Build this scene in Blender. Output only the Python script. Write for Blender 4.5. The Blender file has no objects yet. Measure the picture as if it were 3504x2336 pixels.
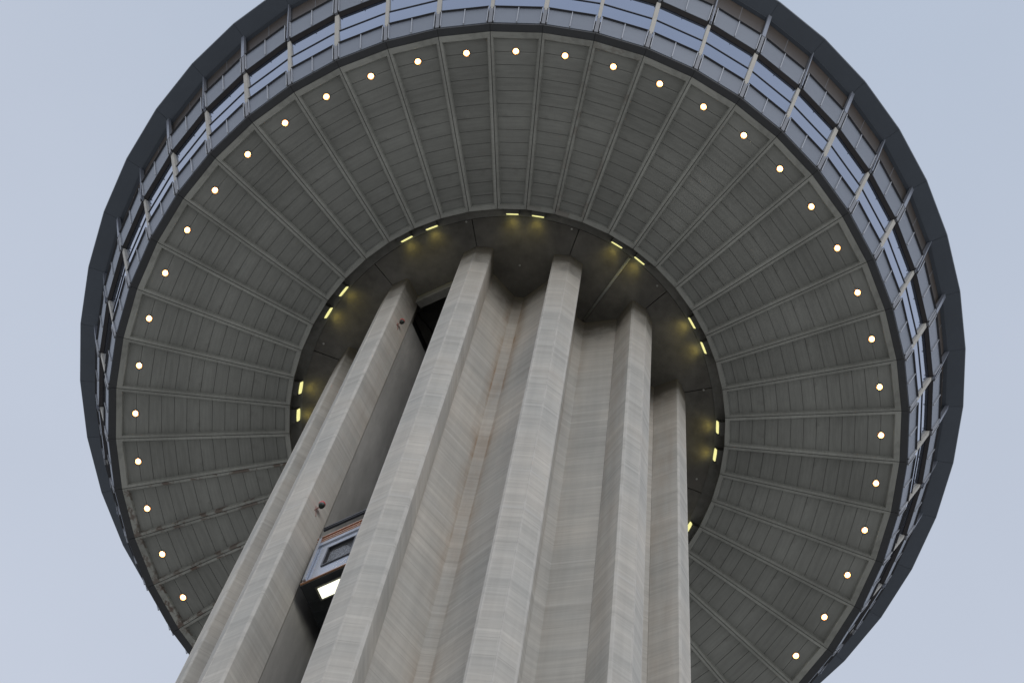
import bpy, math, random
from mathutils import Vector, Matrix
random.seed(7)
C = bpy.context.scene.collection
SC = bpy.context.scene

# ------------------------------------------------------------------ camera
S = 1.6                       # metres per survey unit
CAMZ = 1.6                    # eye height of the photographer
CD, YAW, PITCH, ROLL, FPX, PHI = 17.6539, -0.0212, 1.4157, 0.2454, 14323.2, -0.8490
fw = Vector((math.sin(YAW)*math.cos(PITCH), math.cos(YAW)*math.cos(PITCH), math.sin(PITCH)))
rt = Vector((math.cos(YAW), -math.sin(YAW), 0)); up = rt.cross(fw)
R_ = math.cos(ROLL)*rt + math.sin(ROLL)*up
U_ = -math.sin(ROLL)*rt + math.cos(ROLL)*up
cam = bpy.data.cameras.new('camera'); co = bpy.data.objects.new('camera', cam); C.objects.link(co)
co.matrix_world = Matrix(((R_.x, U_.x, -fw.x, 0), (R_.y, U_.y, -fw.y, -CD*S), (R_.z, U_.z, -fw.z, CAMZ), (0, 0, 0, 1)))
cam.sensor_fit = 'HORIZONTAL'; cam.sensor_width = 36; cam.lens = FPX/3504*36
cam.clip_start = 0.5; cam.clip_end = 6000
SC.camera = co

# ------------------------------------------------------------------ sky and sun
SUN_EL, SUN_AZ = math.radians(28), math.radians(165)   # azimuth from +y towards +x
w = bpy.data.worlds.new('World'); SC.world = w; w.use_nodes = True
nt = w.node_tree; nt.nodes.clear()
def N(t, **kw):
    n = nt.nodes.new(t)
    for k, v in kw.items(): setattr(n, k, v)
    return n
out = N('ShaderNodeOutputWorld'); bg = N('ShaderNodeBackground'); bg.inputs['Strength'].default_value = 0.1
sky = N('ShaderNodeTexSky', sky_type='NISHITA', sun_disc=False, sun_elevation=SUN_EL, sun_rotation=SUN_AZ)
tc = N('ShaderNodeTexCoord'); sep = N('ShaderNodeSeparateXYZ'); ramp = N('ShaderNodeValToRGB')
# overcast veil: a little brighter towards the horizon
els = ramp.color_ramp.elements
els[0].position = 0.0; els[0].color = (6.0, 5.95, 5.9, 1)
els[1].position = 1.0; els[1].color = (4.75, 5.5, 6.75, 1)
e = els.new(0.955); e.color = (5.95, 6.45, 7.55, 1)
e = els.new(0.985); e.color = (5.4, 6.0, 7.15, 1)
ns = N('ShaderNodeTexNoise'); ns.inputs['Scale'].default_value = 9; ns.inputs['Detail'].default_value = 5
mr = N('ShaderNodeMapRange'); mr.inputs['From Min'].default_value = .25; mr.inputs['From Max'].default_value = .75
mr.inputs['To Min'].default_value = .965; mr.inputs['To Max'].default_value = 1.035
vm = N('ShaderNodeVectorMath', operation='SCALE'); mix = N('ShaderNodeMixRGB'); mix.inputs[0].default_value = .93
L = nt.links.new
L(tc.outputs['Generated'], sep.inputs[0]); L(sep.outputs['Z'], ramp.inputs[0]); L(tc.outputs['Generated'], ns.inputs['Vector'])
L(ns.outputs['Fac'], mr.inputs['Value']); L(ramp.outputs[0], vm.inputs[0]); L(mr.outputs[0], vm.inputs['Scale'])
L(sky.outputs[0], mix.inputs[1]); L(vm.outputs[0], mix.inputs[2]); L(mix.outputs[0], bg.inputs['Color']); L(bg.outputs[0], out.inputs[0])
sl = bpy.data.lights.new('sun', 'SUN'); sl.energy = 0.5; sl.angle = math.radians(22); sl.color = (1, .95, .88)
so = bpy.data.objects.new('sun', sl); C.objects.link(so)
sd = Vector((math.sin(SUN_AZ)*math.cos(SUN_EL), math.cos(SUN_AZ)*math.cos(SUN_EL), math.sin(SUN_EL)))
so.rotation_euler = (-sd).to_track_quat('-Z', 'Y').to_euler(); so.location = sd*400
vs = SC.view_settings; vs.view_transform = 'Standard'; vs.look = 'None'; vs.exposure = 0; vs.gamma = 1; vs.use_curve_mapping = False

# ------------------------------------------------------------------ materials
class NG:
    def __init__(s, name):
        s.m = bpy.data.materials.new(name); s.m.use_nodes = True
        s.t = s.m.node_tree; s.b = s.t.nodes['Principled BSDF']; s.tc = s.n('ShaderNodeTexCoord')
    def n(s, t, **kw):
        x = s.t.nodes.new(t)
        for k, v in kw.items(): setattr(x, k, v)
        return x
    def l(s, a, b): s.t.links.new(a, b)
    def noise(s, scale, sc=(1, 1, 1), detail=4, rough=.55, coord='Object', seed=0, dist=0):
        mp = s.n('ShaderNodeMapping'); mp.inputs['Scale'].default_value = sc; mp.inputs['Location'].default_value = (seed, seed*1.7, seed*.3)
        s.l(s.tc.outputs[coord], mp.inputs['Vector'])
        x = s.n('ShaderNodeTexNoise'); x.inputs['Scale'].default_value = scale; x.inputs['Detail'].default_value = detail
        x.inputs['Roughness'].default_value = rough; x.inputs['Distortion'].default_value = dist
        s.l(mp.outputs[0], x.inputs['Vector']); return x.outputs['Fac']
    def rng(s, v, a, b, c, d):
        x = s.n('ShaderNodeMapRange'); x.inputs['From Min'].default_value = a; x.inputs['From Max'].default_value = b
        x.inputs['To Min'].default_value = c; x.inputs['To Max'].default_value = d; s.l(v, x.inputs['Value']); return x.outputs[0]
    def math(s, op, a, b):
        x = s.n('ShaderNodeMath', operation=op)
        for i, v in enumerate((a, b)):
            if isinstance(v, (int, float)): x.inputs[i].default_value = v
            else: s.l(v, x.inputs[i])
        return x.outputs[0]
    def mul(s, col, f):
        x = s.n('ShaderNodeVectorMath', operation='SCALE')
        if isinstance(col, tuple): x.inputs[0].default_value = col
        else: s.l(col, x.inputs[0])
        s.l(f, x.inputs['Scale']); return x.outputs[0]
    def mix(s, a, b, f):
        x = s.n('ShaderNodeMixRGB')
        for i, v in ((1, a), (2, b), (0, f)):
            if isinstance(v, tuple): x.inputs[i].default_value = (*v, 1)
            elif isinstance(v, (int, float)): x.inputs[i].default_value = v
            else: s.l(v, x.inputs[i])
        return x.outputs[0]
    def bump(s, h, dist, strength=.5):
        x = s.n('ShaderNodeBump'); x.inputs['Distance'].default_value = dist; x.inputs['Strength'].default_value = strength
        s.l(h, x.inputs['Height']); s.l(x.outputs[0], s.b.inputs['Normal'])
    def done(s, col, rough=.8, metal=0, spec=.4):
        if isinstance(col, tuple): s.b.inputs['Base Color'].default_value = (*col, 1)
        else: s.l(col, s.b.inputs['Base Color'])
        s.b.inputs['Roughness'].default_value = rough; s.b.inputs['Metallic'].default_value = metal
        s.b.inputs['Specular IOR Level'].default_value = spec
        return s.m

SLAB_Z = 100.45
def zW(z): return CAMZ + S*z

def mat_shaft():
    g = NG('board_formed_concrete')
    lift = g.noise(1.0, (.05, .05, 1.15), 2, .5, seed=3)                 # pour bands
    fine = g.noise(1.0, (.30, .30, 3.6), 6, .72, seed=9)                  # board marks, level lines
    blot = g.noise(.22, (1, 1, .5), 5, .6, seed=5)
    vert = g.noise(1.0, (2.6, 2.6, .05), 4, .6, seed=1)                  # runs down the face
    scr = g.noise(1.0, (.8, .8, 5), 3, .7, seed=21, dist=.6)
    f = g.rng(lift, .3, .72, .91, 1.09)
    f = g.math('MULTIPLY', f, g.rng(fine, .27, .73, .875, 1.125))
    f = g.math('MULTIPLY', f, g.rng(blot, .3, .7, .86, 1.12))
    f = g.math('MULTIPLY', f, g.rng(vert, .3, .7, .93, 1.07))
    scr = g.rng(scr, .66, .74, 0, .35)
    base = g.mix((.545, .545, .522), (.565, .545, .505), g.rng(blot, .4, .65, 0, 1))
    base = g.mix(base, (.66, .655, .635), scr)
    col = g.mul(base, f)
    # thin construction joints at each lift
    sp = g.n('ShaderNodeSeparateXYZ'); g.l(g.tc.outputs['Object'], sp.inputs[0])
    z = sp.outputs['Z']
    wob = g.math('ADD', z, g.rng(g.noise(.6, (1, 1, 1), 2), 0, 1, -.03, .03))
    ph = g.math('FRACT', g.math('DIVIDE', wob, 1.83), 0)
    jn = g.math('MULTIPLY', g.math('LESS_THAN', ph, .028), g.rng(g.noise(1, (.7, .7, .5), 2, seed=33), .5, .58, 0, .4))
    col = g.mix(col, (.26, .255, .24), jn)
    ph2 = g.math('FRACT', g.math('DIVIDE', g.math('ADD', wob, .9), 5.49), 0)
    br = g.math('MULTIPLY', g.math('LESS_THAN', ph2, .045), g.rng(g.noise(1, (.5, .5, .4), 2, seed=43), .45, .6, 0, .6))
    col = g.mix(col, (.64, .635, .615), br)
    # rust that runs down beside the flute bottoms
    at = g.n('ShaderNodeAttribute', attribute_name='rust')
    rn = g.noise(1.0, (2.2, 2.2, .12), 4, .7, seed=11)
    rz = g.noise(1.0, (.3, .3, .35), 3, .6, seed=17)
    rf = g.math('MULTIPLY', at.outputs['Fac'], g.math('MULTIPLY', g.rng(rn, .35, .62, 0.15, 1), g.math('MULTIPLY', g.rng(rz, .35, .62, .55, 1), g.rng(z, S*58, S*99, .35, 1.1))))
    col = g.mix(col, (.33, .205, .11), rf)
    wa = g.n('ShaderNodeAttribute', attribute_name='wear')
    wf = g.math('MULTIPLY', wa.outputs['Fac'], g.rng(g.noise(1.0, (1, 1, .8), 3, .6, seed=61), .38, .6, .1, .75))
    col = g.mix(col, (.70, .69, .66), wf)
    chip = g.noise(1.0, (1.5, 1.5, 4.2), 2, .5, seed=71)
    col = g.mix(col, (.12, .12, .115), g.rng(chip, .775, .80, 0, .7))
    # near-black tone with a ragged lower edge where the shaft meets the slab
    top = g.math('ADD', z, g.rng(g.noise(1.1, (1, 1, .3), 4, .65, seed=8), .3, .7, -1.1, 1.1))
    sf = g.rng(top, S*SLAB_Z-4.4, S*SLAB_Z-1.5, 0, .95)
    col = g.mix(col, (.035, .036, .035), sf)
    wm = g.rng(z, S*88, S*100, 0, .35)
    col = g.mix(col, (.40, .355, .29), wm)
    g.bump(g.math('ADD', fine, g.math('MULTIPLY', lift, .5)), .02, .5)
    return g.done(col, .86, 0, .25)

def mat_simple(name, col, rough=.6, metal=0, spec=.4, var=.15, scale=1.0, sc=(1, 1, 1), rand=0, dirt=None, bump=0):
    g = NG(name)
    f = g.rng(g.noise(scale, sc, 5, .6, seed=random.uniform(0, 40)), .25, .75, 1-var, 1+var)
    f = g.math('MULTIPLY', f, g.rng(g.noise(scale*7, sc, 3, .6), .25, .75, 1-var*.5, 1+var*.5))
    if rand:
        oi = g.n('ShaderNodeObjectInfo'); f = g.math('MULTIPLY', f, g.rng(oi.outputs['Random'], 0, 1, 1-rand, 1+rand))
    c = g.mul(col, f)
    if dirt:
        c = g.mix(c, dirt, g.rng(g.noise(scale*.6, (sc[0]*2, sc[1]*2, sc[2]*.3), 5, .65, seed=50), .52, .75, 0, .6))
    if bump: g.bump(g.noise(scale*4, sc, 4), bump, .5)
    return g.done(c, rough, metal, spec)

def mat_soffit(name, col, stain=True):
    g = NG(name)
    f = g.rng(g.noise(.35, (1, 1, 1), 5, .6, coord='Object', seed=2), .3, .7, .83, 1.17)
    f = g.math('MULTIPLY', f, g.rng(g.noise(3.0, (.35, 4, 1), 4, .65, seed=7), .25, .75, .87, 1.12))
    oi = g.n('ShaderNodeObjectInfo'); f = g.math('MULTIPLY', f, g.rng(oi.outputs['Random'], 0, 1, .90, 1.10))
    c = g.mul(col, f)
    mo = g.math('ADD', oi.outputs['Random'], 0)
    nz = g.noise(.5, (1, 1, 1), 5, .7, seed=31)
    c = g.mix(c, (.07, .065, .058), g.rng(nz, .60, .78, 0, .55))
    if stain:
        at = g.n('ShaderNodeAttribute', attribute_name='peel', attribute_type='OBJECT')
        pk = g.noise(1.3, (1, 1, 1), 5, .7, seed=13)
        c = g.mix(c, (.10, .045, .028), g.math('MULTIPLY', at.outputs['Fac'], g.rng(pk, .50, .56, 0, .9)))
    g.bump(g.noise(6, (2, 1, 1), 3), .01, .4)
    return g.done(c, .85, 0, .25)

def mat_emit(name, col, strength):
    g = NG(name); g.b.inputs['Base Color'].default_value = (.8, .8, .8, 1)
    f = g.rng(g.noise(9, (1, 1, 1), 2), .3, .7, .85, 1.1)
    g.b.inputs['Emission Color'].default_value = (*col, 1)
    g.l(g.math('MULTIPLY', f, strength), g.b.inputs['Emission Strength']); return g.m

M = dict(
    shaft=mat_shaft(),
    soffit=mat_soffit('soffit_concrete', (.365, .374, .348)),
    plank=mat_soffit('soffit_plank_concrete', (.285, .292, .275), False),
    backing=mat_simple('joint_shadow_backing', (.16, .16, .15), .9),
    slab=mat_simple('stained_slab_concrete', (.18, .172, .155), .9, var=.3, scale=.45, dirt=(.06, .058, .05), bump=.01),
    slabrim=mat_simple('slab_gutter_concrete', (.24, .238, .222), .9, var=.3, scale=.6),
    baywall=mat_simple('grey_bay_concrete', (.40, .395, .38), .8, var=.3, scale=.35, sc=(1, 1, .12), bump=.01, dirt=(.20, .195, .185)),
    lintel=mat_simple('lintel_concrete', (.24, .235, .21), .9, var=.25, scale=1),
    fascia=mat_simple('dark_slate_paint', (.06, .064, .07), .6, var=.12, scale=.8, rand=.06, dirt=(.06, .055, .055)),
    eave=mat_simple('dark_eave_metal', (.078, .096, .124), .45, var=.08, scale=.5, rand=.05),
    ledge=mat_simple('dark_ledge_metal', (.032, .030, .032), .75, spec=.15, var=.15),
    panel=mat_simple('blue_grey_metal_panel', (.185, .215, .27), .42, .3, .5, var=.06, scale=.5, rand=.05),
    trim=mat_simple('pale_metal_trim', (.42, .44, .48), .35, .5, .5, var=.06),
    cap=mat_simple('dark_cap_rail_metal', (.06, .062, .07), .45, .2),
    column=mat_simple('beige_painted_column', (.56, .545, .50), .55, var=.07, scale=.8, dirt=(.42, .39, .35), rand=.05),
    cover=mat_simple('grey_metal_column_cover', (.21, .22, .245), .4, .3, var=.07),
    fin=mat_simple('steel_blue_fin', (.27, .30, .37), .35, .5, var=.08),
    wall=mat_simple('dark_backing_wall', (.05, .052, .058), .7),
    bronze=mat_simple('bronze_clerestory_glass', (.075, .060, .050), .35, .0, .2, var=.12, scale=.4, rand=.15),
    rail=mat_simple('dark_window_rail', (.055, .06, .075), .4),
    steel=mat_simple('brushed_cab_metal', (.50, .54, .62), .22, .85, .5, var=.08, scale=1.5),
    copper=mat_simple('copper_trim', (.72, .40, .24), .2, .95, .5, var=.15, scale=3),
    black=mat_simple('dark_cab_underside', (.028, .032, .036), .6, var=.3, scale=1.5),
    housing=mat_simple('lamp_housing_metal', (.12, .12, .11), .5, .4),
    red=mat_simple('red_lamp_glass', (.85, .045, .04), .25, var=.05),
    darkgreen=mat_simple('dark_lamp_body', (.05, .065, .06), .4, .3),
    redpaint=mat_simple('faded_red_paint', (.36, .16, .13), .6, var=.2),
    roof=mat_simple('grey_roof_membrane', (.25, .25, .26), .8),
    reflector=mat_simple('glow_tinted_reflector', (.75, .36, .14), .3, .8),  # orange tint stands in for the warm glare ring around each bulb
    bulb=mat_emit('warm_bulb_glow', (1, .80, .55), 14),
    yellow=mat_emit('yellow_fluorescent_lens', (1, .95, .36), .95),
    cablight=mat_emit('cab_fluorescent_lens', (1, .99, .74), 1.6),
    vent=mat_simple('pale_plug_cap', (.5, .5, .48), .7),
)
def mat_glass():
    g = NG('reflective_blue_glass')
    oi = g.n('ShaderNodeObjectInfo')
    f = g.rng(oi.outputs['Random'], 0, 1, .92, 1.08)
    f = g.math('MULTIPLY', f, g.rng(g.noise(.25, (1, 1, 1), 3), .3, .7, .93, 1.07))
    c = g.mul((.20, .268, .405), f)
    return g.done(c, .05, .9, .5)
M['glass'] = mat_glass()
def mat_cabglass():
    g = NG('dark_mirror_cab_glass'); return g.done(g.mul((.80, .78, .75), g.rng(g.noise(.8), .3, .7, .9, 1.1)), .03, .9, .5)
M['cabglass'] = mat_cabglass()
def mat_ground():
    g = NG('plaza_ground')
    a = g.noise(.06, (1, 1, 1), 6, .6); b = g.noise(.9, (1, 1, 1), 5, .7, seed=4)
    c = g.mix((.375, .36, .33), (.44, .42, .385), g.rng(a, .42, .58, 0, 1))
    return g.done(g.mul(c, g.rng(b, .3, .7, .8, 1.2)), .9)
M['ground'] = mat_ground()

# ------------------------------------------------------------------ mesh helpers (survey units in, metres out)
class MB:
    def __init__(s): s.v = []; s.f = []; s.a = {}
    def vert(s, p): s.v.append((p[0]*S, p[1]*S, p[2]*S)); return len(s.v)-1
    def face(s, ids): s.f.append(ids)
    def poly(s, pts): s.face([s.vert(p) for p in pts])
    def hexa(s, a, b):          # two quads (lists of four points), bottom and top
        i = [s.vert(p) for p in a]; j = [s.vert(p) for p in b]
        s.face(i[::-1]); s.face(j)
        for k in range(4): s.face([i[k], i[(k+1) % 4], j[(k+1) % 4], j[k]])
    def box(s, x0, x1, y0, y1, z0, z1):
        s.hexa([(x0, y0, z0), (x1, y0, z0), (x1, y1, z0), (x0, y1, z0)], [(x0, y0, z1), (x1, y0, z1), (x1, y1, z1), (x0, y1, z1)])
    def prism(s, poly, z0, z1, caps=True):
        i = [s.vert((x, y, z0)) for x, y in poly]; j = [s.vert((x, y, z1)) for x, y in poly]; n = len(poly)
        if caps: s.face(i[::-1]); s.face(j)
        for k in range(n): s.face([i[k], i[(k+1) % n], j[(k+1) % n], j[k]])
    def sweep(s, sec, fa, fb):  # cross-section (y,z) points swept between x = fa(y) and x = fb(y)
        i = [s.vert((fa(y), y, z)) for y, z in sec]; j = [s.vert((fb(y), y, z)) for y, z in sec]; n = len(sec)
        s.face(i); s.face(j[::-1])
        for k in range(n): s.face([i[k], j[k], j[(k+1) % n], i[(k+1) % n]])
    def tube(s, p0, p1, r, n=10, r1=None):
        p0, p1 = Vector(p0), Vector(p1); d = (p1-p0).normalized()
        a = d.orthogonal().normalized(); b = d.cross(a); r1 = r if r1 is None else r1
        i = []; j = []
        for k in range(n):
            t = 2*math.pi*k/n; o = a*math.cos(t)+b*math.sin(t)
            i.append(s.vert(p0+o*r)); j.append(s.vert(p1+o*r1))
        s.face(i[::-1]); s.face(j)
        for k in range(n): s.face([i[k], i[(k+1) % n], j[(k+1) % n], j[k]])
    def lathe(s, prof, c=(0, 0), n=24, close=False):   # profile (r,z) about a vertical axis
        rows = []
        for r, z in prof:
            if r < 1e-6: rows.append([s.vert((c[0], c[1], z))])
            else: rows.append([s.vert((c[0]+r*math.cos(2*math.pi*k/n), c[1]+r*math.sin(2*math.pi*k/n), z)) for k in range(n)])
        for a, b in zip(rows, rows[1:]):
            for k in range(n):
                q = [a[k % len(a)], a[(k+1) % len(a)], b[(k+1) % len(b)], b[k % len(b)]]
                q = list(dict.fromkeys(q))
                if len(q) > 2: s.face(q)
    def build(s, name, mat, parent=None, rot=0, loc=None, smooth=False, bevel=0, fix=True):
        me = bpy.data.meshes.new(name); me.from_pydata(s.v, [], s.f); me.materials.append(mat)
        import bmesh
        if fix:
            bm = bmesh.new(); bm.from_mesh(me); bmesh.ops.recalc_face_normals(bm, faces=bm.faces); bm.to_mesh(me); bm.free()
        for k, vals in s.a.items():
            at = me.attributes.new(k, 'FLOAT', 'POINT')
            for q, v in enumerate(vals): at.data[q].value = v
        if smooth:
            for p in me.polygons: p.use_smooth = True
        o = bpy.data.objects.new(name, me); C.objects.link(o)
        if parent: o.parent = parent
        o.rotation_euler = (0, 0, rot)
        if loc: o.location = loc
        if bevel:
            b = o.modifiers.new('bevel', 'BEVEL'); b.width = bevel; b.segments = 2; b.limit_method = 'ANGLE'
        return o
def ang(i): return PHI - i*math.pi/24
def rotz(i): return -ang(i)                  # object rotation that brings +y to index i
def polar(i, u, t=0.0):                      # u outwards, t towards growing index
    a = ang(i); return (math.sin(a)*u - math.cos(a)*t, math.cos(a)*u + math.sin(a)*t)
def W(i, u, t, z):
    p = polar(i, u, t); return Vector((p[0]*S, p[1]*S, z*S+CAMZ))
def thing(name, label, cat, loc=(0, 0, 0), group=None):
    o = bpy.data.objects.new(name, None); C.objects.link(o); o.location = loc
    o['label'] = label; o['category'] = cat
    if group: o['group'] = group
    return o
def dup(o, parent, rot):
    c = o.copy(); C.objects.link(c); c.parent = parent; c.rotation_euler = (0, 0, rot)
    for ch in list(o.children):
        d = ch.copy(); C.objects.link(d); d.parent = c
    return c

# ------------------------------------------------------------------ ground
g = MB(); n = 64
g.poly([(2500*math.cos(2*math.pi*k/n), 2500*math.sin(2*math.pi*k/n), 0) for k in range(n)])
go = g.build('ground', M['ground']); go['kind'] = 'structure'

# ------------------------------------------------------------------ the tower
T = thing('observation_tower', 'tall concrete observation tower with fluted shaft and wide round glazed top house', 'tower', (0, 0, CAMZ))
OFF = .032
U0, U1, T1, U2, T2, U3, T3 = 4.367, 4.257, .380, 3.665, .268, 3.078, .115
ZB, ZT = -CAMZ/S, SLAB_Z+.12
def toxy(u, t): return (-t, u)               # local frame of an index-rotated object
# ribs: a blunt two-faced nose with small chamfers and a light arris line
rm = MB()
e1 = (U1-.028, T1-.006); e2 = (U1+.010, T1-.035)
half = [(U2, T2, .30, 0), (U1-.16, T1-.028, .24, 0), (U1-.05, T1-.010, .08, 0), (*e1, .02, 1), (*e2, 0, 1), (U1+.020, T1-.070, 0, 0), (U0-.010, .035, 0, 0), (U0-.003, .014, 0, .8), (U0+.006, .009, 0, .8)]
prof = [(3.45, 0, .2, 0)]+[(u, -t, r_, w_) for u, t, r_, w_ in half]+half[::-1]   # u, t, rust, worn arris
poly = [p[:2] for p in prof]
rm.prism([toxy(*p) for p in poly], ZB, ZT)
rm.a['rust'] = [p[2] for p in prof]*2; rm.a['wear'] = [p[3] for p in prof]*2
rib0 = None
for n in range(12):
    i = 2.5+4*n+OFF
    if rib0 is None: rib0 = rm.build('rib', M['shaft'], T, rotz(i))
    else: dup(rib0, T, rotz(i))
# shaft core: flute walls between the ribs, one flute opened as the lift bay
def loc2(i0, i1, u, t):
    p = polar(i1, u, t); a = ang(i0)
    return (p[0]*math.sin(a)+p[1]*math.cos(a), -p[0]*math.cos(a)+p[1]*math.sin(a))
core = MB(); core.a['rust'] = []
def strip(iv, pts):                          # pts (u,t,rust) in the frame of valley iv
    prev = None
    for u, t, r in pts:
        x, y = polar(iv, u, t)
        a = core.vert((x, y, ZB)); b = core.vert((x, y, ZT)); core.a['rust'] += [r, r]
        if prev: core.face([prev[0], a, b, prev[1]])
        prev = (a, b)
BAY = 12.5+OFF
for n in range(12):
    iv = 4.5+4*n+OFF
    uf, tf = loc2(iv, iv-2, U2+.02, T2-.03); uf2, tf2 = loc2(iv, iv+2, U2+.02, -T2+.03)
    k = {16: 1.15, 20: .3, 24: .2}.get(round(iv-.5-OFF), .15)
    if round(iv-.5-OFF) == 12:
        for sgn in (-1, 1):                  # smooth darker walls of the bay, open to a black void near the top
            bw = MB(); ZW = 97.2
            pts = [(uf, sgn*abs(tf)), (uf-.05, sgn*.73), (2.1, sgn*.74), (2.1, 0)]
            pr = [polar(iv, u, t) for u, t in pts]
            for p_, q_ in zip(pr, pr[1:]): bw.poly([(*p_, ZB), (*q_, ZB), (*q_, ZW), (*p_, ZW)])
            bw.build('lift_bay_wall', M['baywall'], T)
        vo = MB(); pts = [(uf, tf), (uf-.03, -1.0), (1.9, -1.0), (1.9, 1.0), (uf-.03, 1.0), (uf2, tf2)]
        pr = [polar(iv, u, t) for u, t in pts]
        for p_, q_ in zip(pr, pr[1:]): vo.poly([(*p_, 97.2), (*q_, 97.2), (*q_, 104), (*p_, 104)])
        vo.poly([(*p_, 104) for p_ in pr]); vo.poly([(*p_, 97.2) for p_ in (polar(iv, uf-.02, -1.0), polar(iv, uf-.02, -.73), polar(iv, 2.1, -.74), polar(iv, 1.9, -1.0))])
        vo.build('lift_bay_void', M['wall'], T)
    else:
        seg = []
        for q, r in ((0, .40), (.12, .12), (.45, .05), (.72, .12), (.86, .45), (1, .9)):
            seg.append((uf+(U3-uf)*q, tf+(-T3-tf)*q, r*k))
        fl = [(U3-.004, -T3*.86, .35*k), (U3-.004, T3*.86, .35*k)]
        seg2 = [(u, -t, r) for u, t, r in seg[::-1]]
        strip(iv, seg+fl+seg2)
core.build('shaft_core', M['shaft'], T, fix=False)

# slab under the top house, in twelve cast segments, and its gutter and ring beam
GAP = .010
def arc(i0, i1, r, m, inset=0):
    out_ = []
    for q in range(m+1):
        i = i0+(i1-i0)*q/m; x, y = polar(i, r)
        out_.append((x, y))
    return out_
for n in range(12):
    a0, a1 = 2.5+4*n, 6.5+4*n
    g_o = GAP/5.03*24/math.pi
    outer = arc(a0+g_o, a1-g_o, 5.03, 8)
    if n == 2:
        inner = [polar(BAY, 3.70, .735), polar(BAY, 3.70, -.735)]
        # joints follow the rib centre lines down to the lift bay
        inner = [polar(a1, 3.75, 0)] + [polar(BAY, 3.705, .80), polar(BAY, 3.705, -.80)] + [polar(a0, 3.75, 0)]
    else:
        gi = GAP/1.0*24/math.pi
        inner = arc(a1-gi, a0+gi, 1.0, 4)
    sb = MB(); sb.prism(outer+inner, SLAB_Z, SLAB_Z+.35)
    sb.build('slab_segment', M['slab'], T)
sb = MB(); sb.lathe([(5.035, SLAB_Z+.03), (5.36, SLAB_Z+.03), (5.36, SLAB_Z+.40), (1.0, SLAB_Z+.40)], n=96); sb.build('slab_gutter', M['slabrim'], T, fix=False)
sb = MB(); sb.lathe([(5.31, SLAB_Z+.2), (5.31, 99.93), (5.345, 99.93), (5.345, SLAB_Z+.2)], n=96); sb.build('ring_beam', M['slabrim'], T, fix=False)
# lintel over the lift bay
lb = MB()
a = [polar(BAY, 3.70, -.70), polar(BAY, 3.70, .70), polar(BAY, 3.52, .64), polar(BAY, 3.52, -.64)]
lb.prism(a, 99.40, SLAB_Z-.004); lb.build('lintel', M['lintel'], T)
# conduit and plug caps on the slab
cb = MB(); p0 = polar(20.64, 5.0); p1 = polar(20.66, 3.12)
cb.tube((*p0, SLAB_Z-.035), (*p1, SLAB_Z-.035), .034, 10); cb.build('ceiling_conduit', M['soffit'], T, smooth=True)
for i, r in ((14.28, 5.0), (18.24, 4.98), (16.4, 3.85), (22.11, 4.94), (6.88, 4.87), (26.53, 4.83), (30.05, 4.81)):
    pc = MB(); x, y = polar(i, r); pc.lathe([(0, SLAB_Z-.014), (.022, SLAB_Z-.012), (.027, SLAB_Z-.001)], (x, y), 12); pc.build('plug_cap', M['vent'], T)

# soffit: 48 precast panels
H = math.radians(3.75); CH, TH = math.cos(H), math.tan(H)
def zs(y): r = y/CH; return 99.88+(r-5.29)/(9.54-5.29)*.12
yo, yi, ro, ri = 9.54*CH, 5.29*CH, 9.40*CH, 5.39*CH
xe = lambda y, ins: y*TH-ins
DEP = .125
fm = MB()
def q4(y, ins, dz=0): return [(-xe(y, ins), y, zs(y)+dz), (xe(y, ins), y, zs(y)+dz)]
B = .064
O = [*q4(yo, .007), *q4(yi, .007)[::-1]]; I = [*q4(ro, B), *q4(ri, B)[::-1]]
J = [*q4(ro-.034, B+.030, DEP), *q4(ri+.034, B+.030, DEP)[::-1]]
K = [(x, y, z+.26) for x, y, z in O]
oi, ii, ji, ki = ([fm.vert(p) for p in X] for X in (O, I, J, K))
for k in range(4):
    m = (k+1) % 4
    fm.face([oi[k], oi[m], ii[m], ii[k]]); fm.face([ii[k], ii[m], ji[m], ji[k]]); fm.face([oi[k], ki[k], ki[m], oi[m]])
fm.face(ki)
panel0 = fm.build('soffit_panel', M['soffit'], T, rotz(0), bevel=0)
lines = [ro-.030]+[(9.06-.311*k)*CH for k in range(12)]+[ri+.030]
pm = MB()
for a, b in zip(lines, lines[1:]):
    y1, y0 = a-.0045, b+.0045; jz = random.uniform(-.003, .003)
    ins = B+.027
    bt = [(-xe(y0, ins), y0, zs(y0)+DEP-.012+jz), (xe(y0, ins), y0, zs(y0)+DEP-.012+jz), (xe(y1, ins), y1, zs(y1)+DEP-.012+jz), (-xe(y1, ins), y1, zs(y1)+DEP-.012+jz)]
    pm.hexa(bt, [(x, y, z+.05) for x, y, z in bt])
pm.build('infill_planks', M['plank'], panel0)
for i in range(1, 48): 
    c = dup(panel0, T, rotz(i))
    c['peel'] = {46: .35, 47: .5, 0: .5, 1: .6, 2: .7, 17: .15, 18: .3}.get(i, .04)
panel0['peel'] = .8

# dark bottom fascia and facade
YB = lambda rv: rv*CH
def sec(p): return [(YB(r), z) for r, z in p]
full = (lambda y: -(y*TH-.004), lambda y: y*TH-.004)
fa = MB(); fa.sweep(sec([(9.545, 100.02), (9.725, 100.02), (9.735, 100.14), (9.60, 100.16), (9.545, 100.12)]), *full)
fascia0 = fa.build('fascia_panel', M['fascia'], T, rotz(0))
for i in range(1, 48): dup(fascia0, T, rotz(i))

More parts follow.
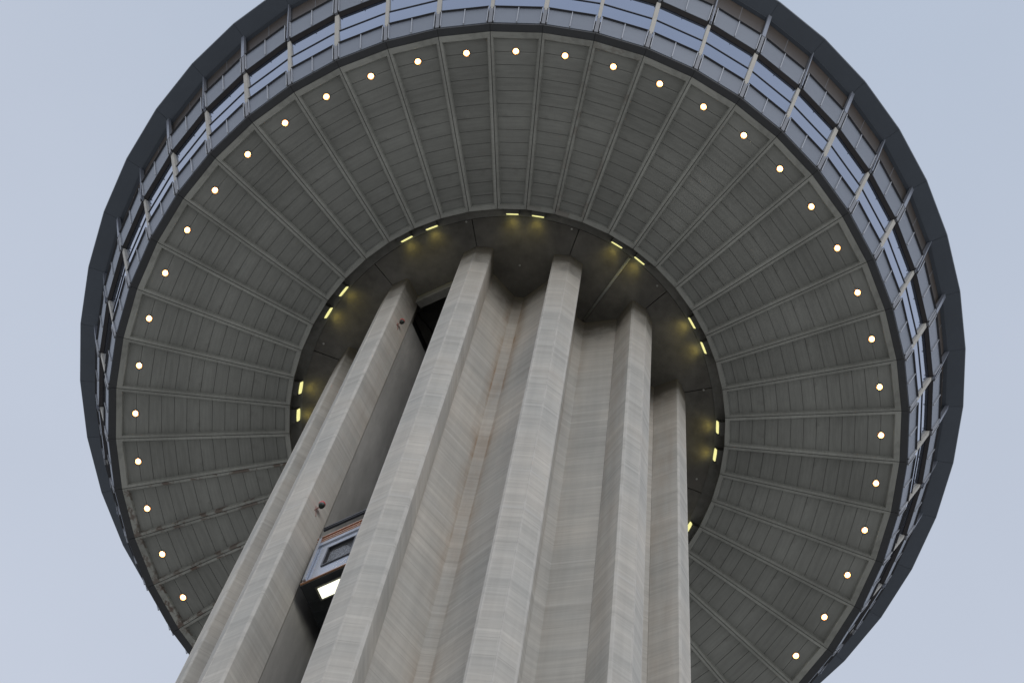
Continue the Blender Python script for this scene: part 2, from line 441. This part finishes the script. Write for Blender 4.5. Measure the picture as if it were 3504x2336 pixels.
def rw(z): return 9.97+(z-101.6)*.1655       # glass line (at the column radius)
bay = MB()
bay.sweep(sec([(rw(100.1)-.10, 100.1), (rw(100.1)-.06, 100.1), (rw(109)-.06, 109.0), (rw(109)-.10, 109.0)]), lambda y: -(y*TH-.002), lambda y: y*TH-.002)
bay0 = bay.build('facade_bay', M['wall'], T, rotz(0))
EI = .070                                    # half width left for the column at each side
def rise(p0, p1, th): return sec([p0, p1, (p1[0]-th, p1[1]), (p0[0]-th, p0[1])])
def between(x0, x1): return (lambda y: x0(y) if callable(x0) else x0, lambda y: x1(y) if callable(x1) else x1)
eL, eR = (lambda y: -(y*TH-EI)), (lambda y: y*TH-EI)
for z0, z1, r0, r1 in ((100.145, 101.53, 9.755, 10.005), (104.78, 106.50, 10.61, 10.895)):
    a = MB(); a.sweep(rise((r0, z0), (r1, z1), .03), *between(eL, -.008)); a.build('spandrel_panel', M['panel'], bay0)
    a = MB(); a.sweep(rise((r0, z0), (r1, z1), .03), *between(.008, eR)); a.build('spandrel_panel', M['panel'], bay0)
    for x0, x1 in ((-.011, .011), (eL, lambda y: eL(y)+.020), (lambda y: eR(y)-.020, eR)):
        a = MB(); a.sweep(rise((r0+.042, z0), (r1+.042, z1+.03), .05), *between(x0, x1)); a.build('trim', M['trim'], bay0)
    a = MB(); a.sweep(sec([(r1-.10, z1+.004), (r1+.052, z1+.004), (r1+.052, z1+.055), (r1-.10, z1+.055)]), *between(eL, eR)); a.build('cap_rail', M['cap'], bay0)
a = MB()                                     # two panes, each leaning out a little more than the wall
a.sweep(rise((9.905, 101.5), (10.225, 103.06), .02), *between(lambda y: -(y*TH-.03), lambda y: y*TH-.03))
a.sweep(rise((10.165, 103.06), (10.49, 104.68), .02), *between(lambda y: -(y*TH-.03), lambda y: y*TH-.03))
a.build('window', M['glass'], bay0)
a = MB(); z = 103.05; a.sweep(sec([(rw(z)-.01, z), (rw(z)+.034, z), (rw(z)+.040, z+.06), (rw(z)-.01, z+.06)]), *between(lambda y: -(y*TH-.045), lambda y: y*TH-.045)); a.build('window_rail', M['rail'], bay0)
a = MB(); z = 104.60; a.sweep(sec([(rw(z)-.04, z), (rw(z)+.02, z), (10.60, z+.13), (10.60, z+.17), (rw(z)-.04, z+.17)]), *between(lambda y: -(y*TH-.055), lambda y: y*TH-.055)); a.build('ledge', M['ledge'], bay0)
a = MB(); a.sweep(rise((rw(106.3)-.02, 106.3), (rw(109.0)-.045, 109.0), .02), *between(lambda y: -(y*TH-.03), lambda y: y*TH-.03)); a.build('clerestory_window', M['bronze'], bay0)
a = MB(); a.sweep(rise((rw(106.3)-.015, 106.3), (rw(108.95)-.035, 108.95), .01), *between(-.006, .006)); a.build('glazing_bar', M['cover'], bay0)
for i in range(1, 48): dup(bay0, T, rotz(i))

# columns stand on the corners (half indices); every other one carries a broad fin
def mk_column(wide):
    cm = MB(); wd = .055 if wide else .044
    p = lambda d, z: (rw(z)+d, z)
    cm.sweep([p(-.05, 101.62), p(.05, 101.62), p(.075, 104.64), p(-.05, 104.64)], lambda y: -wd, lambda y: wd)
    cm.sweep([p(.0, 101.36), p(.052, 101.36), p(.05, 101.615), p(.0, 101.615)], lambda y: -wd*.62, lambda y: wd*.62)
    c = cm.build('column', M['column'], T, 0, bevel=.012)
    lo = MB(); lo.sweep([(9.66, 100.13), (9.762, 100.13), (10.0, 101.34), (9.90, 101.34)], lambda y: -.046, lambda y: .046)
    lo.build('column_cover', M['cover'], c)
    hw = .040 if wide else .034
    hi = MB(); hi.sweep([(10.50, 104.66), (10.615 if wide else 10.585, 104.66), (10.915 if wide else 10.885, 106.44), (10.80, 106.44)], lambda y: -hw, lambda y: hw)
    hi.build('column_cover', M['cover'], c)
    fn = MB()
    if wide: fn.sweep([(10.83, 106.45), (10.925, 106.45), (11.325, 109.04), (11.235, 109.0)], lambda y: -.048, lambda y: .048)
    else: fn.sweep([(10.50, 104.70), (10.655, 104.70), (11.29, 109.04), (11.18, 108.98)], lambda y: -.014, lambda y: .014)
    fn.build('fin', M['fin'], c)
    return c
cw, cn = mk_column(True), mk_column(False)
for n in range(48):
    i = n+.5; src = cw if n % 2 == 0 else cn
    if n < 2: src.rotation_euler = (0, 0, rotz(i))
    else: dup(src, T, rotz(i))
# eaves and roof
ev = MB(); ev.sweep(sec([(11.08, 108.94), (11.725, 109.335), (11.745, 109.42), (11.08, 109.42)]), lambda y: -(y*TH-.003), lambda y: y*TH-.003)
eave0 = ev.build('eave_panel', M['eave'], T, rotz(0))
for i in range(1, 48): dup(eave0, T, rotz(i))
cv = MB(); cv.sweep(sec([(11.04, 108.90), (11.24, 108.93), (11.24, 109.05), (11.04, 109.05)]), lambda y: -(y*TH-.003), lambda y: y*TH-.003)
cove0 = cv.build('eave_cove', M['eave'], T, rotz(0))
for i in range(1, 48): dup(cove0, T, rotz(i))
rf = MB(); rf.lathe([(11.72, 109.43), (11.70, 109.6), (6, 110.6), (0, 110.8)], n=48); ro_ = rf.build('roof', M['roof'], T, rotz(.5))

# ------------------------------------------------------------------ downlights in the soffit
ORD = ['', 'first', 'second', 'third', 'fourth', 'fifth', 'sixth', 'seventh', 'eighth', 'ninth', 'tenth']
def dl_label(i):
    b = 'glowing round downlight in the ribbed soffit, '
    if i > 33: return b+'on the far arc behind the shaft'
    if i == 0: return b+'lowest one on the left beside the shaft'
    if i == 33: return b+'lowest one on the right side'
    if i == 4: return b+'leftmost of the whole ring'
    if i == 16: return b+'topmost of the whole ring'
    if i == 27: return b+'rightmost, just below its level twin'
    if i == 26: return b+'rightmost, just above its level twin'
    if i < 4: return b+ORD[i]+' up from the lowest on the left'
    if i < 11: return b+ORD[i-4]+' clockwise after the leftmost'
    if i < 16: return b+ORD[16-i]+' to the left of the topmost'
    if i < 23: return b+ORD[i-16]+' to the right of the topmost'
    if i < 26: return b+ORD[26-i]+' above the two level rightmost ones'
    return b+ORD[33-i]+' up from the lowest on the right'
def lathe_m(prof, n=24):
    m = MB(); m.lathe(prof, n=n); return m
RL = 9.055
for i in range(48):
    zl = zs(RL)+DEP-.012
    t = thing('downlight', dl_label(i), 'downlight', W(i, RL, 0, zl), 'ring of soffit downlights')
    if i == 0:
        lathe_m([(.072, .004), (.072, -.022), (.084, -.026), (.088, -.010), (.088, .004)]).build('trim_ring', M['housing'], t, smooth=False)
        lathe_m([(.0715, -.022), (.058, .0), (.05, .012)]).build('reflector', M['reflector'], t, fix=False)
        lathe_m([(0, -.012), (.03, -.010), (.05, -.002), (.055, .010)]).build('bulb', M['bulb'], t, smooth=True)
        first = t
    else:
        for ch in first.children:
            d = ch.copy(); C.objects.link(d); d.parent = t

# ------------------------------------------------------------------ yellow wall lights round the slab
FX = [(4.06, 0), (5.07, 0), (8.03, 0), (9.0, 0), (12.02, 0), (13.02, 0), (16.0, 0), (16.93, 0), (19.98, 0), (20.98, 0), (23.96, 0), (24.96, 0), (27.94, 0), (28.96, 0), (31.85, 0)]
FL = ['lower of the pair at the far left', 'upper of the pair at the far left', 'lower of the two on the upper left', 'upper of the two on the upper left',
      'left one of the two above the lift bay', 'right one of the two above the lift bay', 'topmost, left of its faint twin', 'faintest sliver at the top beside the rust stain',
      'left of the ceiling conduit', 'right of the ceiling conduit', 'upper of the two on the upper right', 'lower of the two on the upper right',
      'upper of the pair at the far right', 'lower of the pair at the far right', 'half hidden behind the right edge of the shaft']
lens_me = None
for (i, _), lab in zip(FX, FL):
    t = thing('wall_light', 'narrow yellow light at the slab edge, '+lab, 'wall light', W(i, 5.10, 0, SLAB_Z+.10), 'yellow lights round the slab edge')
    t.rotation_euler = (0, 0, rotz(i))
    if lens_me is None:
        # the housing hangs on the ring beam; its long face looks in at the shaft and slightly down
        m = MB(); m.hexa([(-.165, -.030, -.02), (.165, -.030, -.02), (.165, .20, -.02), (-.165, .20, -.02)], [(-.165, .055, -.485), (.165, .055, -.485), (.165, .20, -.485), (-.165, .20, -.485)])
        h = m.build('housing', M['housing'], t)
        m = MB(); N_ = 6                         # long lens, tapering to its ends
        mid = lambda q: (-.004+(.5-q)*-.052, -.235+(.5-q)*.27)
        up_, dn_, bu_, bd_ = [], [], [], []
        for k in range(N_+1):
            x = -.145+.29*k/N_; wv = .30+.20*math.sqrt(max(0, 1-(x/.16)**2)) if abs(x) < .15 else .3
            for q, front, back in ((.5-wv, up_, bu_), (.5+wv, dn_, bd_)):
                y, z = mid(q); front.append(m.vert((x, y, z))); back.append(m.vert((x, y+.014, z)))
        for k in range(N_):
            m.face([up_[k], up_[k+1], dn_[k+1], dn_[k]]); m.face([bu_[k], bd_[k], bd_[k+1], bu_[k+1]])
            m.face([up_[k], bu_[k], bu_[k+1], up_[k+1]]); m.face([dn_[k], dn_[k+1], bd_[k+1], bd_[k]])
        m.face([up_[0], dn_[0], bd_[0], bu_[0]]); m.face([up_[-1], bu_[-1], bd_[-1], dn_[-1]])
        l_ = m.build('lens', M['yellow'], t); lens_me = (h, l_)
    else:
        for ch in lens_me:
            d = ch.copy(); C.objects.link(d); d.parent = t
    ld = bpy.data.lights.new('wall_light_lamp', 'SPOT'); ld.energy = 4.5; ld.color = (1, .80, .16); ld.spot_size = math.radians(110); ld.spot_blend = 1; ld.shadow_soft_size = .1
    lo = bpy.data.objects.new('lamp', ld); C.objects.link(lo); lo.parent = t
    lo.location = (0, -.09*S, -.29*S)
    lo.rotation_euler = Vector((0, -.30, .20)).to_track_quat('-Z', 'Y').to_euler()

# ------------------------------------------------------------------ lift cab in the open bay
cab = thing('lift_cab', 'metal lift cab with a window, hanging in the open bay between two ribs', 'lift cab', W(BAY, 3.3, 0, 66.34))
cab.rotation_euler = (0, 0, rotz(BAY))
cz = 70.0-66.34
def cx(b): return b
m = MB(); m.box(-.50, .50, -.72, .385, .06, cz-.30); m.build('cab_body', M['black'], cab)
# front: (local y grows outwards; x is minus t)
m = MB()
for x0, x1, z0, z1 in ((-.54, .54, .06, .98), (-.54, .54, 2.42, 2.95), (-.54, -.26, .98, 2.42), (.26, .54, .98, 2.42)):
    m.box(x0, x1, .372, .405, z0, z1)
m.build('front_panel', M['steel'], cab)
m = MB(); m.box(-.54, .54, .36, .43, 2.95, 3.52); m.build('top_panel', M['steel'], cab)
m = MB(); m.box(-.25, .25, .375, .385, .99, 2.41); m.build('window', M['cabglass'], cab)
m = MB()
for x0, x1, z0, z1 in ((-.275, .275, .93, 1.0), (-.275, .275, 2.40, 2.46), (-.275, -.245, 1.0, 2.40), (.245, .275, 1.0, 2.40)):
    m.box(x0, x1, .386, .425, z0, z1)
m.build('window_frame', M['rail'], cab)
m = MB()
for z0, z1, y in ((3.525, 3.60, .46), (3.38, 3.44, .445), (3.24, 3.29, .440)): m.box(-.55, .55, .35, y, z0, z1)
m.box(-.55, .55, .36, .43, -.005, .055); m.build('copper_band', M['copper'], cab)
for s_ in (-1, 1):
    m = MB(); m.box(s_*.48-.028, s_*.48+.028, .41, .46, .1, 3.62); m.build('corner_post', M['steel'], cab)
m = MB(); m.box(-.555, .555, -.78, .40, -.06, -.008)
for k in range(5): m.box(-.52, .52, -.70+.19*k, -.66+.19*k, -.095, -.06)
m.build('underside', M['black'], cab)
m = MB(); m.box(-.30, .30, .08, .26, -.125, -.062); m.build('ceiling_lamp', M['cablight'], cab)
m = MB(); m.box(-.34, .34, .05, .29, -.10, -.0601); m.build('lamp_frame', M['housing'], cab)
m = MB(); m.box(-.60, .60, .33, .38, 4.98, 5.06); m.box(-.60, .60, .335, .375, 4.86, 4.90); m.build('crosshead', M['rail'], cab)
for s_ in (-1, 1):
    m = MB(); m.tube((s_*.3, .2, cz-.3), (s_*.3, .2, 5.0), .018, 8); m.tube((s_*.2, -.2, cz-.3), (s_*.2, -.2, 33.9), .012, 6); m.build('hoist_rope', M['housing'], cab)

# ------------------------------------------------------------------ red obstruction lamps on the rib beside the bay
BI = 10.5+OFF
for z, lab in ((94.4, 'red lamp on a bracket, high on the rib side near the slab'), (72.2, 'red lamp on a bracket, on the rib side just above the lift cab')):
    t = thing('obstruction_lamp', lab, 'red lamp', W(BI, 3.97, .326, z), 'red lamps on the rib'); t.rotation_euler = (0, 0, rotz(BI))
    # local: x = -t, y outwards; the rib side faces -x
    m = MB(); m.tube((.0, .03, -.22), (-.12, -.01, -.02), .010, 8); m.tube((0, -.05, -.45), (-.012, .03, .10), .006, 6); m.build('bracket', M['redpaint'], t)
    m = MB(); m.lathe([(0, -.11), (.045, -.10), (.055, -.02), (.06, .02), (0, .02)], (-.12, -.01), 16); m.build('lamp_body', M['darkgreen'], t, smooth=True)
    m = MB(); m.lathe([(.058, .021), (.064, .08), (.05, .17), (.025, .215), (0, .225)], (-.12, -.01), 16); m.build('globe', M['red'], t, smooth=True)
